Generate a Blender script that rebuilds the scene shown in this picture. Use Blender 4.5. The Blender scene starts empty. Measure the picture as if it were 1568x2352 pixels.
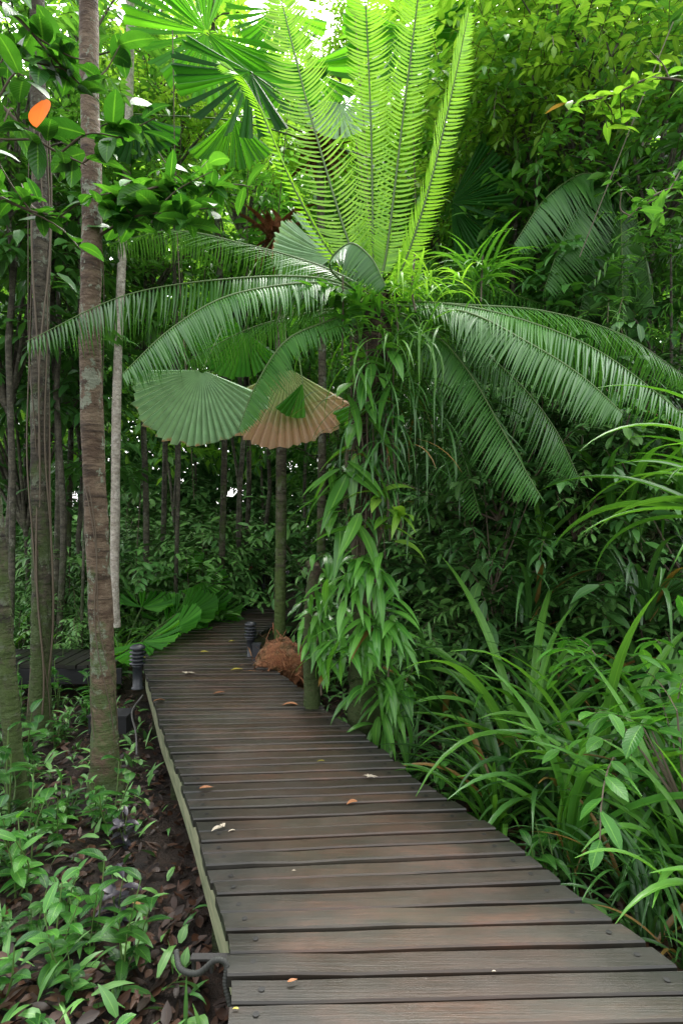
import bpy, math
import numpy as np
from mathutils import Vector
rng=np.random.default_rng(11)
C=bpy.context.scene.collection
F=1307.;H=1.5;HY=1200.
PI=math.pi
def P(px,py,d): return np.array([(px-784)/F*d,d,H+(HY-py)/F*d])
def U(a,b,n=None): return rng.uniform(a,b,n)
# ---------------------------------------------------------------- mesh builder
class MB:
    def __init__(s): s.V=[];s.Q=[];s.A=[];s.M=[];s.n=0
    def add(s,V,Q,A,m=0):
        V=np.asarray(V,float).reshape(-1,3);Q=np.asarray(Q,int).reshape(-1,4)
        A=np.broadcast_to(np.asarray(A,float),V.shape)
        s.V.append(V);s.Q.append(Q+s.n);s.A.append(A);s.M.append(np.full(len(Q),m));s.n+=len(V)
    def build(s,name,mats,parent=None,smooth=True,origin=None):
        me=bpy.data.meshes.new(name)
        V=np.concatenate(s.V);Q=np.concatenate(s.Q);A=np.concatenate(s.A);M=np.concatenate(s.M)
        if origin is not None: V=V-np.asarray(origin)
        me.vertices.add(len(V));me.vertices.foreach_set('co',V.astype(np.float32).ravel())
        me.loops.add(len(Q)*4);me.loops.foreach_set('vertex_index',Q.astype(np.int32).ravel())
        me.polygons.add(len(Q));me.polygons.foreach_set('loop_start',np.arange(len(Q),dtype=np.int32)*4)
        me.polygons.foreach_set('material_index',M.astype(np.int32))
        me.polygons.foreach_set('use_smooth',np.full(len(Q),smooth))
        me.update(calc_edges=True)
        a=me.attributes.new('lf','FLOAT_VECTOR','POINT');a.data.foreach_set('vector',A.astype(np.float32).ravel())
        if not isinstance(mats,(list,tuple)): mats=[mats]
        for m in mats: me.materials.append(m)
        o=bpy.data.objects.new(name,me);C.objects.link(o)
        if parent is not None: o.parent=parent
        return o
def tag(o,label=None,cat=None,group=None,kind=None):
    if label:o['label']=label
    if cat:o['category']=cat
    if group:o['group']=group
    if kind:o['kind']=kind
    return o
def thing(name,label,cat,loc=(0,0,0),group=None,rz=0,sc=1):
    o=bpy.data.objects.new(name,None);C.objects.link(o);o.location=tuple(loc);o.rotation_euler=(0,0,rz);o.scale=(sc,)*3
    o.empty_display_size=.1
    return tag(o,label,cat,group)
def dup(root,loc,rz=0,sc=1,label=None,cat=None,group=None,tilt=(0,0)):
    r=root.copy();C.objects.link(r);r.location=tuple(loc);r.rotation_euler=(tilt[0],tilt[1],rz);r.scale=(sc,)*3
    tag(r,label,cat,group)
    for ch in list(root.children):
        c=ch.copy();C.objects.link(c);c.parent=r
        for g in list(ch.children):
            d=g.copy();C.objects.link(d);d.parent=c
    return r
def unit(v): return v/np.maximum(np.linalg.norm(v,axis=-1,keepdims=True),1e-9)
def ribbons(mb,Pt,W,S,N,fold=.3,val=None,m=0):
    B,n,_=Pt.shape
    if val is None: val=U(0,1,B)
    L=Pt-S*W[...,None]+N*(fold*W)[...,None];R=Pt+S*W[...,None]+N*(fold*W)[...,None]
    V=np.stack([L,Pt,R],2);idx=np.arange(B*n*3).reshape(B,n,3)
    q=np.stack([idx[:,:-1,:-1],idx[:,:-1,1:],idx[:,1:,1:],idx[:,1:,:-1]],-1).reshape(-1,4)
    A=np.zeros((B,n,3,3));A[...,0]=np.asarray(val)[:,None,None];A[...,1]=np.linspace(0,1,n)[None,:,None];A[...,2]=np.array([-1,0,1])[None,None,:]
    mb.add(V,q,A.reshape(-1,3),m)
def prof(kind,t):
    if kind=='broad': return np.clip(np.sin(PI*np.clip(t,0.02,1)**.85),0,1)**.75*.98+.02
    if kind=='lance': return np.clip(np.sin(PI*np.clip(t,.03,1)**.7),0,1)*.97+.03
    if kind=='ell': return np.sqrt(np.clip(1-(2*t-1)**2,0,1))*.96+.03
    if kind=='strap': return np.minimum(1,.55+t*3)*np.clip((1-t)*2.6,0.02,1)**.8
def bc(x,B): return np.broadcast_to(np.asarray(x,float),(B,)).copy()
def arcs(mb,base,az,el,bend,L,W,n=6,kind='lance',fold=.25,roll=0,tw=0,val=None,pw=1.2,m=0,wave=0):
    base=np.asarray(base,float).reshape(-1,3);B=len(base)
    az,el,bend,L,W,roll,tw=[bc(x,B) for x in(az,el,bend,L,W,roll,tw)]
    t=np.linspace(0,1,n)
    th=el[:,None]-bend[:,None]*t[None]**pw;a=az[:,None]+tw[:,None]*t[None]
    T=np.stack([np.cos(th)*np.cos(a),np.cos(th)*np.sin(a),np.sin(th)],-1)
    st=(T[:,1:]+T[:,:-1])/2*(L/(n-1))[:,None,None]
    Pt=base[:,None]+np.concatenate([np.zeros((B,1,3)),np.cumsum(st,1)],1)
    S=np.stack([-np.sin(a),np.cos(a),np.zeros_like(a)],-1);N=np.cross(T,S)
    cr=np.cos(roll)[:,None,None];sr=np.sin(roll)[:,None,None]
    S2=S*cr+N*sr;N2=N*cr-S*sr
    ribbons(mb,Pt,W[:,None]*prof(kind,t)[None]*.5,S2,N2,fold,val,m)
    return Pt
def tube(mb,pts,rad,ns=10,val=.5,m=0,rough=0):
    pts=np.asarray(pts,float);n=len(pts);rad=bc(rad,n)
    T=unit(np.gradient(pts,axis=0));ref=np.array([0.03,1,0.02]) if abs(T[n//2][1])<.9 else np.array([0,0.05,1.])
    A=unit(np.cross(T,ref));Bv=np.cross(T,A)
    ph=np.arange(ns)/ns*2*PI
    R=rad[:,None]*(1+rough*rng.normal(0,1,(n,ns)))
    V=pts[:,None]+R[...,None]*(np.cos(ph)[None,:,None]*A[:,None]+np.sin(ph)[None,:,None]*Bv[:,None])
    idx=np.arange(n*ns).reshape(n,ns);nx=np.roll(idx,-1,1)
    q=np.stack([idx[:-1],nx[:-1],nx[1:],idx[1:]],-1).reshape(-1,4)
    at=np.zeros((n,ns,3));at[...,0]=val;at[...,1]=np.linspace(0,1,n)[:,None];at[...,2]=(ph/PI-1)[None]
    mb.add(V,q,at.reshape(-1,3),m)
def spline(ctrl,n):
    c=np.asarray(ctrl,float);k=len(c)
    c=np.vstack([2*c[0]-c[1],c,2*c[-1]-c[-2]])
    out=[]
    for s in np.linspace(0,k-1-1e-6,n):
        i=int(s);f=s-i;p0,p1,p2,p3=c[i:i+4]
        out.append(.5*((2*p1)+(-p0+p2)*f+(2*p0-5*p1+4*p2-p3)*f*f+(-p0+3*p1-3*p2+p3)*f**3))
    return np.array(out)
def box(mb,lo,hi,m=0,val=.5,w=0):
    x0,y0,z0=lo;x1,y1,z1=hi
    V=[(x0,y0,z0),(x1,y0,z0),(x1,y1,z0),(x0,y1,z0),(x0,y0,z1),(x1,y0,z1),(x1,y1,z1),(x0,y1,z1)]
    mb.add(V,[(0,3,2,1),(4,5,6,7),(0,1,5,4),(1,2,6,5),(2,3,7,6),(3,0,4,7)],(val,.5,w),m)
def lathe(mb,c,prf,ns=20,val=.5):
    c=np.asarray(c);ph=np.arange(ns)/ns*2*PI;pr=np.asarray(prf,float)
    V=np.stack([pr[:,0,None]*np.cos(ph),pr[:,0,None]*np.sin(ph),np.repeat(pr[:,1,None],ns,1)],-1)+c
    n=len(pr);idx=np.arange(n*ns).reshape(n,ns);nx=np.roll(idx,-1,1)
    mb.add(V,np.stack([idx[:-1],nx[:-1],nx[1:],idx[1:]],-1).reshape(-1,4),(val,.5,0))
# ---------------------------------------------------------------- materials
def newmat(name):
    m=bpy.data.materials.new(name);m.use_nodes=True;nt=m.node_tree;nt.nodes.clear()
    return m,nt
def nd(nt,t,**k):
    n=nt.nodes.new(t)
    for a,b in k.items(): setattr(n,a,b)
    return n
def mixc(nt,fac,a,b,bt='MIX'):
    n=nd(nt,'ShaderNodeMix',data_type='RGBA',blend_type=bt)
    for s,v in((0,fac),(6,a),(7,b)):
        if isinstance(v,(int,float)): n.inputs[s].default_value=v
        elif isinstance(v,tuple): n.inputs[s].default_value=v+(1,) if len(v)==3 else v
        else: nt.links.new(v,n.inputs[s])
    return n.outputs[2]
def mth(nt,op,a,b=None,cl=False):
    n=nd(nt,'ShaderNodeMath',operation=op,use_clamp=cl)
    for s,v in((0,a),(1,b)):
        if v is None: continue
        if isinstance(v,(int,float)): n.inputs[s].default_value=v
        else: nt.links.new(v,n.inputs[s])
    return n.outputs[0]
def mrange(nt,v,a,b,c=0,d=1):
    n=nd(nt,'ShaderNodeMapRange');nt.links.new(v,n.inputs[0])
    for i,x in enumerate((a,b,c,d)): n.inputs[i+1].default_value=x
    return n.outputs[0]
def noise(nt,scale,detail=3,vec=None,rough=.55,dist=0):
    n=nd(nt,'ShaderNodeTexNoise');n.inputs['Scale'].default_value=scale;n.inputs['Detail'].default_value=detail
    n.inputs['Roughness'].default_value=rough;n.inputs['Distortion'].default_value=dist
    if vec is not None: nt.links.new(vec,n.inputs['Vector'])
    return n.outputs[0]
def objco(nt,scale=(1,1,1)):
    tc=nd(nt,'ShaderNodeTexCoord');mp=nd(nt,'ShaderNodeMapping');mp.inputs['Scale'].default_value=scale
    nt.links.new(tc.outputs['Object'],mp.inputs[0]);return mp.outputs[0]
def lfattr(nt):
    a=nd(nt,'ShaderNodeAttribute',attribute_name='lf');s=nd(nt,'ShaderNodeSeparateXYZ');nt.links.new(a.outputs['Vector'],s.inputs[0])
    return s.outputs
def leafmat(name,c1,c2,trans=.4,tc=None,rough=.38,rib=.35,tip=None,tipr=(.85,1.0),spec=.5,veins=False,objvar=.25,dead=0,noisy=True,pleat_shade=0):
    m,nt=newmat(name);v,u,w=lfattr(nt)
    col=mixc(nt,v,c1,c2)
    if objvar:
        oi=nd(nt,'ShaderNodeObjectInfo');f=mrange(nt,oi.outputs['Random'],0,1,1-objvar,1+objvar)
        cb=nd(nt,'ShaderNodeCombineColor');
        for i in range(3): nt.links.new(f,cb.inputs[i])
        col=mixc(nt,1.0,col,cb.outputs[0],'MULTIPLY')
    if noisy:
        nz=noise(nt,9,2,objco(nt));col=mixc(nt,mrange(nt,nz,.35,.7,0,.5),col,tuple(x*.55 for x in c1))
    if pleat_shade: col=mixc(nt,mrange(nt,w,-1,.2,pleat_shade,0),col,tuple(x*.35 for x in c1))  # crease shading painted into the pleat valleys so the folds show
    aw=mth(nt,'ABSOLUTE',w)
    if rib: col=mixc(nt,mrange(nt,aw,0,.13,rib,0),col,(min(1,c2[0]*2+.05),min(1,c2[1]*1.7+.05),c2[2]*1.5+.02))
    if tip:
        n2=noise(nt,14,2,objco(nt));uu=mth(nt,'ADD',u,mth(nt,'MULTIPLY',mth(nt,'SUBTRACT',n2,.5),.5))
        col=mixc(nt,mrange(nt,uu,tipr[0],tipr[1],0,1),col,tip)
    if dead: col=mixc(nt,mth(nt,'GREATER_THAN',v,1-dead),col,(.22,.13,.04))
    pr=nd(nt,'ShaderNodeBsdfPrincipled');nt.links.new(col,pr.inputs['Base Color']);pr.inputs['Roughness'].default_value=rough
    pr.inputs['Specular IOR Level'].default_value=spec
    if veins:
        wv=mth(nt,'SINE',mth(nt,'MULTIPLY',mth(nt,'SUBTRACT',mth(nt,'MULTIPLY',u,10.),mth(nt,'MULTIPLY',aw,2.)),6.28))
        bp=nd(nt,'ShaderNodeBump');bp.inputs['Strength'].default_value=.2;bp.inputs['Distance'].default_value=.003
        nt.links.new(wv,bp.inputs['Height']);nt.links.new(bp.outputs[0],pr.inputs['Normal'])
    o=nd(nt,'ShaderNodeOutputMaterial')
    if trans<=0: nt.links.new(pr.outputs[0],o.inputs[0]);return m
    tr=nd(nt,'ShaderNodeBsdfTranslucent');tcol=mixc(nt,1.0,col,tc or (1.4,1.45,.5),'MULTIPLY');nt.links.new(tcol,tr.inputs[0])
    mx=nd(nt,'ShaderNodeMixShader');mx.inputs[0].default_value=trans
    nt.links.new(pr.outputs[0],mx.inputs[1]);nt.links.new(tr.outputs[0],mx.inputs[2])
    nt.links.new(mx.outputs[0],o.inputs[0]);return m
def farmat(name,c1,c2):
    m,nt=newmat(name);v,u,w=lfattr(nt);d=nd(nt,'ShaderNodeBsdfDiffuse');nt.links.new(mixc(nt,v,c1,c2),d.inputs[0])
    o=nd(nt,'ShaderNodeOutputMaterial');nt.links.new(d.outputs[0],o.inputs[0]);return m
def solid(nt,col,rough,height=None,bs=.5,bd=.01,spec=.5,metal=0):
    pr=nd(nt,'ShaderNodeBsdfPrincipled')
    if isinstance(col,tuple): pr.inputs['Base Color'].default_value=col+(1,)
    else: nt.links.new(col,pr.inputs['Base Color'])
    if isinstance(rough,(int,float)): pr.inputs['Roughness'].default_value=rough
    else: nt.links.new(rough,pr.inputs['Roughness'])
    pr.inputs['Specular IOR Level'].default_value=spec;pr.inputs['Metallic'].default_value=metal
    if height is not None:
        bp=nd(nt,'ShaderNodeBump');bp.inputs['Strength'].default_value=bs;bp.inputs['Distance'].default_value=bd
        nt.links.new(height,bp.inputs['Height']);nt.links.new(bp.outputs[0],pr.inputs['Normal'])
    o=nd(nt,'ShaderNodeOutputMaterial');nt.links.new(pr.outputs[0],o.inputs[0])
def bark(name,c1,c2,moss=.0,mosscol=(.06,.11,.015),rings=True,pale=None,mosstop=3.,pf=(.55,.6),mf0=.52):
    m,nt=newmat(name)
    n1=noise(nt,6,5,objco(nt,(1,1,2.2)),.7);col=mixc(nt,mrange(nt,n1,.40,.60),c1,c2)
    h=noise(nt,24,5,objco(nt,(1,1,1.3)),.75)
    if rings:
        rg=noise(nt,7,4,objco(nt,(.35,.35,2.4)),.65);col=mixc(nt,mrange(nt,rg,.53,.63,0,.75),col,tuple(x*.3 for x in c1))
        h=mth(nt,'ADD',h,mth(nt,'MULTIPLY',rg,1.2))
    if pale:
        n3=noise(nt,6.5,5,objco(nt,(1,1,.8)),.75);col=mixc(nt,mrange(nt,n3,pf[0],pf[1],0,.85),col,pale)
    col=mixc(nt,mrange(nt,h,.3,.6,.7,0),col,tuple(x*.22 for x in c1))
    if moss:
        n4=noise(nt,5,6,objco(nt),.75)
        geo=nd(nt,'ShaderNodeNewGeometry');sp=nd(nt,'ShaderNodeSeparateXYZ');nt.links.new(geo.outputs['Position'],sp.inputs[0])
        hf=mrange(nt,sp.outputs[2],-.4,mosstop,moss*.35,-.12)
        mf=mrange(nt,mth(nt,'ADD',n4,hf),mf0,mf0+.14,0,.85)
        mc=mixc(nt,mrange(nt,h,.4,.7),tuple(x*.4 for x in mosscol),mosscol);col=mixc(nt,mf,col,mc)
    solid(nt,col,.75,h,1,.035,.3);return m
M={}
M['frond_new']=leafmat('young cycad frond',(.15,.36,.03),(.26,.50,.05),.47,(1.3,1.3,.55),.3,.2,objvar=.08,noisy=False)
M['frond_old']=leafmat('mature cycad frond',(.03,.115,.022),(.075,.21,.04),.25,None,.33,.2,spec=.42,objvar=.25,noisy=False)
M['fan_green']=leafmat('fan palm blade',(.045,.19,.022),(.09,.29,.035),.6,(1.9,1.8,.5),.5,.0,spec=.2,objvar=.2,noisy=False,pleat_shade=.5)
M['fan_dark']=leafmat('dark fan palm blade',(.014,.07,.014),(.03,.12,.02),.5,(1.9,2.0,.5),.5,.0,spec=.2,objvar=.2,noisy=False,pleat_shade=.5)
M['fan_pale']=leafmat('pale fan palm blade',(.34,.56,.30),(.36,.58,.32),.3,(1.1,1.1,.8),.45,0,tip=(.46,.27,.14),tipr=(1.0,1.07),objvar=.05,pleat_shade=.6)
M['fan_dry']=leafmat('drying fan palm blade',(.42,.52,.22),(.44,.54,.24),.35,(1.3,1.1,.6),.5,0,tip=(.62,.44,.32),tipr=(.4,.8),objvar=.05,pleat_shade=.6)
M['dark']=leafmat('dark leaves',(.025,.085,.02),(.06,.17,.035),0,None,.34,.25,noisy=False)
M['darkt']=leafmat('dark broad leaves',(.025,.09,.02),(.06,.18,.035),.3,None,.34,.25,noisy=False)
M['mid']=leafmat('mid leaves',(.05,.17,.03),(.12,.30,.055),.4,(1.35,1.4,.6),.36,.3,dead=.01,noisy=False)
M['midd']=leafmat('undergrowth leaves',(.045,.145,.03),(.12,.27,.06),0,None,.42,.3,dead=.01,noisy=False,spec=.4)
M['bright']=leafmat('bright leaves',(.10,.28,.03),(.24,.44,.06),.47,(1.35,1.35,.6),.36,.3,dead=.01,noisy=False)
M['near']=leafmat('broad near leaves',(.018,.085,.016),(.06,.20,.028),.4,None,.32,.45,veins=True,spec=.4)
M['near2']=leafmat('broad light leaves',(.04,.16,.025),(.10,.29,.045),.4,None,.32,.5,veins=True,spec=.4)
M['strap']=leafmat('strap leaves',(.045,.16,.022),(.13,.33,.05),.4,None,.32,.3,spec=.45,noisy=False)
M['strapd']=leafmat('dark strap leaves',(.022,.075,.018),(.06,.17,.035),.25,None,.32,.3,spec=.5,dead=.04,noisy=False)
M['epi']=leafmat('epiphyte leaves',(.055,.19,.03),(.12,.32,.05),.4,None,.28,.5,dead=.01,spec=.5,noisy=False)
M['purple']=leafmat('purple leaves',(.014,.016,.022),(.03,.022,.035),.0,(1,1,1),.35,.2,noisy=False)
M['litter']=leafmat('leaf litter',(.010,.007,.005),(.055,.024,.012),.0,(1,1,1),.5,.1,objvar=0,noisy=False,spec=.3)
M['orange']=leafmat('orange leaf',(.70,.14,.0),(.80,.17,.0),0,(1.2,1,.5),.6,.1,objvar=0,spec=.1,tip=(.45,.08,.0),tipr=(.8,1.2))
M['brownleaf']=leafmat('fallen brown leaf',(.22,.08,.03),(.32,.14,.05),.1,(1,1,1),.6,.3,objvar=.3)
M['paleleaf']=leafmat('fallen pale leaf',(.36,.32,.24),(.46,.40,.30),.1,(1,1,1),.7,.2,objvar=.1)
M['yellowleaf']=leafmat('fallen yellow leaf',(.38,.33,.04),(.42,.36,.06),.2,(1,1,1),.5,.3,objvar=.2)
M['barkA']=bark('ringed brown bark',(.085,.055,.034),(.17,.125,.08),.5,(.06,.10,.025),True,(.22,.25,.18),2.2,(.54,.58),.54)
M['barkB']=bark('mossy dark bark',(.035,.03,.02),(.08,.07,.045),.65,(.045,.075,.015),True,(.14,.16,.11),4.5,(.54,.58),.54)
M['barkC']=bark('mossy green bark',(.032,.028,.02),(.075,.065,.04),.5,(.055,.09,.018),True,(.13,.15,.10),4,(.55,.6),.52)
M['barkP']=bark('mossy palm stem',(.06,.052,.035),(.13,.12,.08),.7,(.07,.12,.02),True,(.20,.22,.17),4)
M['barkW']=bark('pale bark',(.42,.37,.30),(.60,.55,.46),.25,(.1,.15,.05),False,(.70,.66,.58),.5)
M['barkD']=bark('dark thin bark',(.055,.05,.036),(.14,.13,.09),.5,(.05,.08,.02),False,(.2,.2,.15),3)
M['cytrunk']=bark('cycad trunk',(.035,.026,.018),(.11,.078,.05),.7,(.04,.07,.015),True,None,3)
M['fibre']=bark('red brown fibre',(.20,.07,.028),(.36,.16,.07),.1,(.05,.08,.02),False,(.40,.22,.12))
M['stem']=leafmat('green stem',(.05,.10,.02),(.09,.16,.03),0,None,.5,0,objvar=0,noisy=False)
M['twig']=leafmat('brown twig',(.06,.045,.03),(.11,.085,.05),0,(1,1,1),.7,0,objvar=0,noisy=False)
M['farlow']=farmat('deep forest leaves',(.06,.16,.05),(.14,.30,.09))  # darker than the canopy leaves: shade of the lower forest put into the colour
M['farhigh']=leafmat('canopy leaves',(.11,.28,.04),(.27,.48,.08),.45,(1.35,1.35,.6),.5,0,objvar=0,noisy=False)  # lightened leaf colour stands in for haze and brighter light high up
def woodmat():
    m,nt=newmat('weathered wet planks');v,u,w=lfattr(nt)
    n1=noise(nt,2.6,6,objco(nt,(.6,3.0,1)),.75);base=mixc(nt,mrange(nt,n1,.42,.66),(.050,.042,.031),(.115,.060,.038))
    gr=noise(nt,6,5,objco(nt,(.7,26,26)),.7,.4)
    base=mixc(nt,mrange(nt,gr,.3,.66,.6,0),base,(.014,.012,.010))
    n2=noise(nt,1.3,5,objco(nt),.65);base=mixc(nt,mrange(nt,n2,.45,.64,0,.5),base,(.056,.056,.040))
    base=mixc(nt,mrange(nt,v,0,1,.0,.7),base,(.026,.020,.015))
    aw=mth(nt,'ABSOLUTE',w);nn=mth(nt,'ADD',aw,mth(nt,'MULTIPLY',mth(nt,'SUBTRACT',noise(nt,4,5,objco(nt),.65),.5),.9))
    base=mixc(nt,mrange(nt,nn,.5,1.0,0,.88),base,(.010,.011,.009))
    sp=noise(nt,60,2,objco(nt));base=mixc(nt,mrange(nt,sp,.74,.8,0,.4),base,(.16,.14,.10))
    rr=mrange(nt,noise(nt,2.2,4,objco(nt)),.35,.65,.3,.52)
    solid(nt,base,rr,gr,.3,.004,.42);return m
M['wood']=woodmat()
def fascia():
    m,nt=newmat('fascia board');n=noise(nt,5,5,objco(nt,(1,1,6)),.6)
    c=mixc(nt,mrange(nt,n,.3,.7),(.09,.11,.055),(.24,.24,.14));solid(nt,c,.7,n,.4,.01);return m
M['fascia']=fascia()
def simple(name,c,r,metal=0,sc=30,var=.4):
    m,nt=newmat(name);n=noise(nt,sc,4,objco(nt));solid(nt,mixc(nt,mrange(nt,n,.3,.7,0,var),c,tuple(x*.4 for x in c)),r,n,.2,.003,.5,metal);return m
M['black']=simple('black painted metal',(.018,.021,.026),.45)
M['dimblack']=simple('dull black plastic',(.006,.007,.008),.8)
M['hole']=simple('dark bolt',(.004,.004,.004),.6)
M['lens']=simple('lamp lens',(.12,.12,.11),.2)
M['conduit']=simple('grey conduit',(.016,.018,.014),.7)
M['cable']=simple('dark cable',(.03,.03,.027),.5)
M['steel']=simple('rusty steel',(.012,.011,.010),.7,.0)
M['red']=simple('red cloth',(.6,.05,.04),.7);M['white']=simple('white cloth',(.7,.7,.7),.7)
def groundmat():
    m,nt=newmat('forest soil');n=noise(nt,3,6,objco(nt),.7);n2=noise(nt,25,5,objco(nt),.7)
    c=mixc(nt,mrange(nt,n,.35,.65),(.008,.006,.005),(.024,.015,.009));c=mixc(nt,mrange(nt,n2,.5,.7,0,.6),c,(.04,.02,.011))
    solid(nt,c,.7,n2,1,.03,.3);return m
M['ground']=groundmat()
# ---------------------------------------------------------------- setting
ED=np.array([.6,1.7,1.9,2.1,2.3,2.97,3.63,4.36,5.16,5.94,6.5,6.88,7.54,8.52,9.8,10.6,11.5,13,15,18])
EL=np.array([-.30,-.33,-.37,-.418,-.51,-.782,-1.07,-1.40,-1.73,-2.06,-2.24,-2.29,-2.2,-1.98,-1.60,-1.45,-1.42,-1.9,-3.0,-5.])
RD=np.array([.6,1.9,2.1,2.29,2.53,2.88,3.32,3.81,4.456,5.09,5.68,6.22,6.76,7.13,7.69,8.52,9.8,10.6,11.5,13,15,18])
ER=np.array([1.75,1.147,1.06,.94,.863,.697,.447,.25,-.08,-.327,-.626,-.876,-1.08,-1.15,-1.12,-.94,-.5,-.25,-.15,-.5,-1.6,-3.6])
_g=np.linspace(.3,20,2000)
_L=np.interp(_g,ED,EL);_R=np.interp(_g,RD,ER)
_k=np.hanning(45);_k/=_k.sum()
_L=np.convolve(np.pad(_L,22,'edge'),_k,'valid');_R=np.convolve(np.pad(_R,22,'edge'),_k,'valid')
def xL(d): return np.interp(d,_g,_L)
def xR(d): return np.interp(d,_g,_R)
def ondeck(x,y,m=.15): return xL(y)-m<x<xR(y)+m and y<17
def gz(x,y):
    x=np.asarray(x,float);y=np.asarray(y,float)
    return -.45+.18*np.clip((y-6)/6,0,1)+.04*np.sin(x*1.7+1)*np.cos(y*1.3)+.03*np.sin(x*4.1)*np.sin(y*3.7)
gx=np.concatenate([-np.geomspace(200,9,14),np.linspace(-8,8,90),np.geomspace(9,200,14)])
gy=np.concatenate([-np.geomspace(200,4,10),np.linspace(-3,18,110),np.geomspace(19,250,14)])
X,Y=np.meshgrid(gx,gy);Z=gz(X,Y)+rng.normal(0,.008,X.shape)
mb=MB();idx=np.arange(X.size).reshape(X.shape)
mb.add(np.stack([X,Y,Z],-1),np.stack([idx[:-1,:-1],idx[:-1,1:],idx[1:,1:],idx[1:,:-1]],-1),(.5,.5,0))
tag(mb.build('ground',M['ground']),kind='structure')
def slope_at(d): return float(np.interp(d,[1.5,2.0,2.6,3.3,4.4,6,9,12],[.0,.03,.075,.085,.05,.03,.05,.2]))
def plank(mb,y,w,z0,z1,slope,val,ja,jb,ns=8):
    c=.006;hw=w/2
    pf=np.array([(-hw,z0),(-hw,z1-c),(-hw+c,z1),(0,z1+.0005),(hw-c,z1),(hw,z1-c),(hw,z0)])
    wob=rng.normal(0,.0018,(ns,1));dz=rng.normal(0,.001,(ns,1))
    a=xL(y);b=xR(y);xm=(a+b)/2
    yl=y+pf[:,0]+(a-xm)*slope;yr=y+pf[:,0]+(b-xm)*slope
    xa=xL(yl)+ja;xb=xR(yr)+jb
    f=np.linspace(0,1,ns)[:,None]
    V=np.zeros((ns,7,3));V[...,0]=xa[None]*(1-f)+xb[None]*f;V[...,1]=y+pf[None,:,0]+(V[...,0]-xm)*slope+wob;V[...,2]=pf[None,:,1]+dz
    idx=np.arange(ns*7).reshape(ns,7)
    q=np.stack([idx[:-1,:-1],idx[1:,:-1],idx[1:,1:],idx[:-1,1:]],-1).reshape(-1,4)
    A=np.zeros((ns,7,3));A[...,0]=val;A[...,1]=.5;A[...,2]=np.linspace(-1,1,ns)[:,None]
    e=[]
    for bs,fl in((0,0),((ns-1)*7,1)):
        for a_ in((0,1,5,6),(1,2,4,5)):
            e.append([bs+k for k in(a_ if not fl else a_[::-1])])
    mb.add(V,np.vstack([q,np.array(e)]),A.reshape(-1,3))
    return xa.mean(),xb.mean(),xm
bw=thing('boardwalk','x','x');del bw['label'];del bw['category'];bw['kind']='structure'
mb=MB();bolts=MB();y=.7;i=0
while y<17.5:
    w=.088+U(-.010,.010);sl=slope_at(y)+U(-.009,.009);z=U(-.006,.006)+(-.004 if i%2 else .004)
    a,b,xm=plank(mb,y,w,-.042,z,sl,U(0,1),U(-.010,.008),U(-.010,.016))
    if y<8:
        for xx in(a+.085+U(-.012,.012),b-.10+U(-.012,.012)):
            cx=xx;cy=y+U(-.012,.012)+(cx-xm)*sl
            ph=np.arange(10)/10*2*PI;r=.0105
            V=np.concatenate([[[cx,cy,z+.0038]],np.stack([cx+r*np.cos(ph),cy+r*np.sin(ph),np.full(10,z+.0035)],-1)])
            bolts.add(V,[(0,1+j,1+(j+1)%10,1+(j+2)%10) for j in range(0,10,2)],(.5,.5,0))
    y+=w+(.006+U(0,.005) if i%2 else .015+U(0,.008));i+=1
mb.build('planks',M['wood'],bw,smooth=False)
bolts.build('bolts',M['hole'],bw)
for nm,fx,off,dep in(('fascia_board',xL,.035,.19),('fascia_board',xR,-.045,.19),('bearer',lambda d:(xL(d)+xR(d))/2,0,.16)):
    mb=MB();ys=np.linspace(.7,17,160);xs=fx(ys)+off
    n=len(ys);V=np.zeros((n,4,3))
    for k,(dx,zz) in enumerate(((-.02,-.044-dep),(-.02,-.044),(.02,-.044),(.02,-.044-dep))):
        V[:,k,0]=xs+dx;V[:,k,1]=ys;V[:,k,2]=zz
    idx=np.arange(n*4).reshape(n,4);nx=np.roll(idx,-1,1)
    mb.add(V,np.stack([idx[:-1],nx[:-1],nx[1:],idx[1:]],-1),(.5,.5,0));mb.build(nm,M['fascia'],bw,smooth=False)
for yy in(1.3,2.6,4.0,5.4,6.9,8.6,10.5):
    for xx in(xL(yy)+.09,xR(yy)-.1):
        mb=MB();box(mb,(xx-.04,yy-.04,-.75),(xx+.04,yy+.04,-.046));mb.build('support_post',M['barkD'],bw,smooth=False)
sb=thing('side_boardwalk','x','x');del sb['label'];del sb['category'];sb['kind']='structure'
mb=MB();x=-2.5
while x>-6.5:
    y0=6.15+(x+2.3)*-.06;
    V0=rng.uniform(-.003,.003);box(mb,(x-.11,y0+U(-.02,.02),-.09),(x,y0+.75,-.05+V0),val=U(0,1),w=1.1);x-=.128
mb.build('planks',M['wood'],sb,smooth=False)
mb=MB();box(mb,(-6.5,6.2,-.26),(-2.4,6.24,-.095));mb.build('fascia_board',M['dimblack'],sb,smooth=False)
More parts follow.
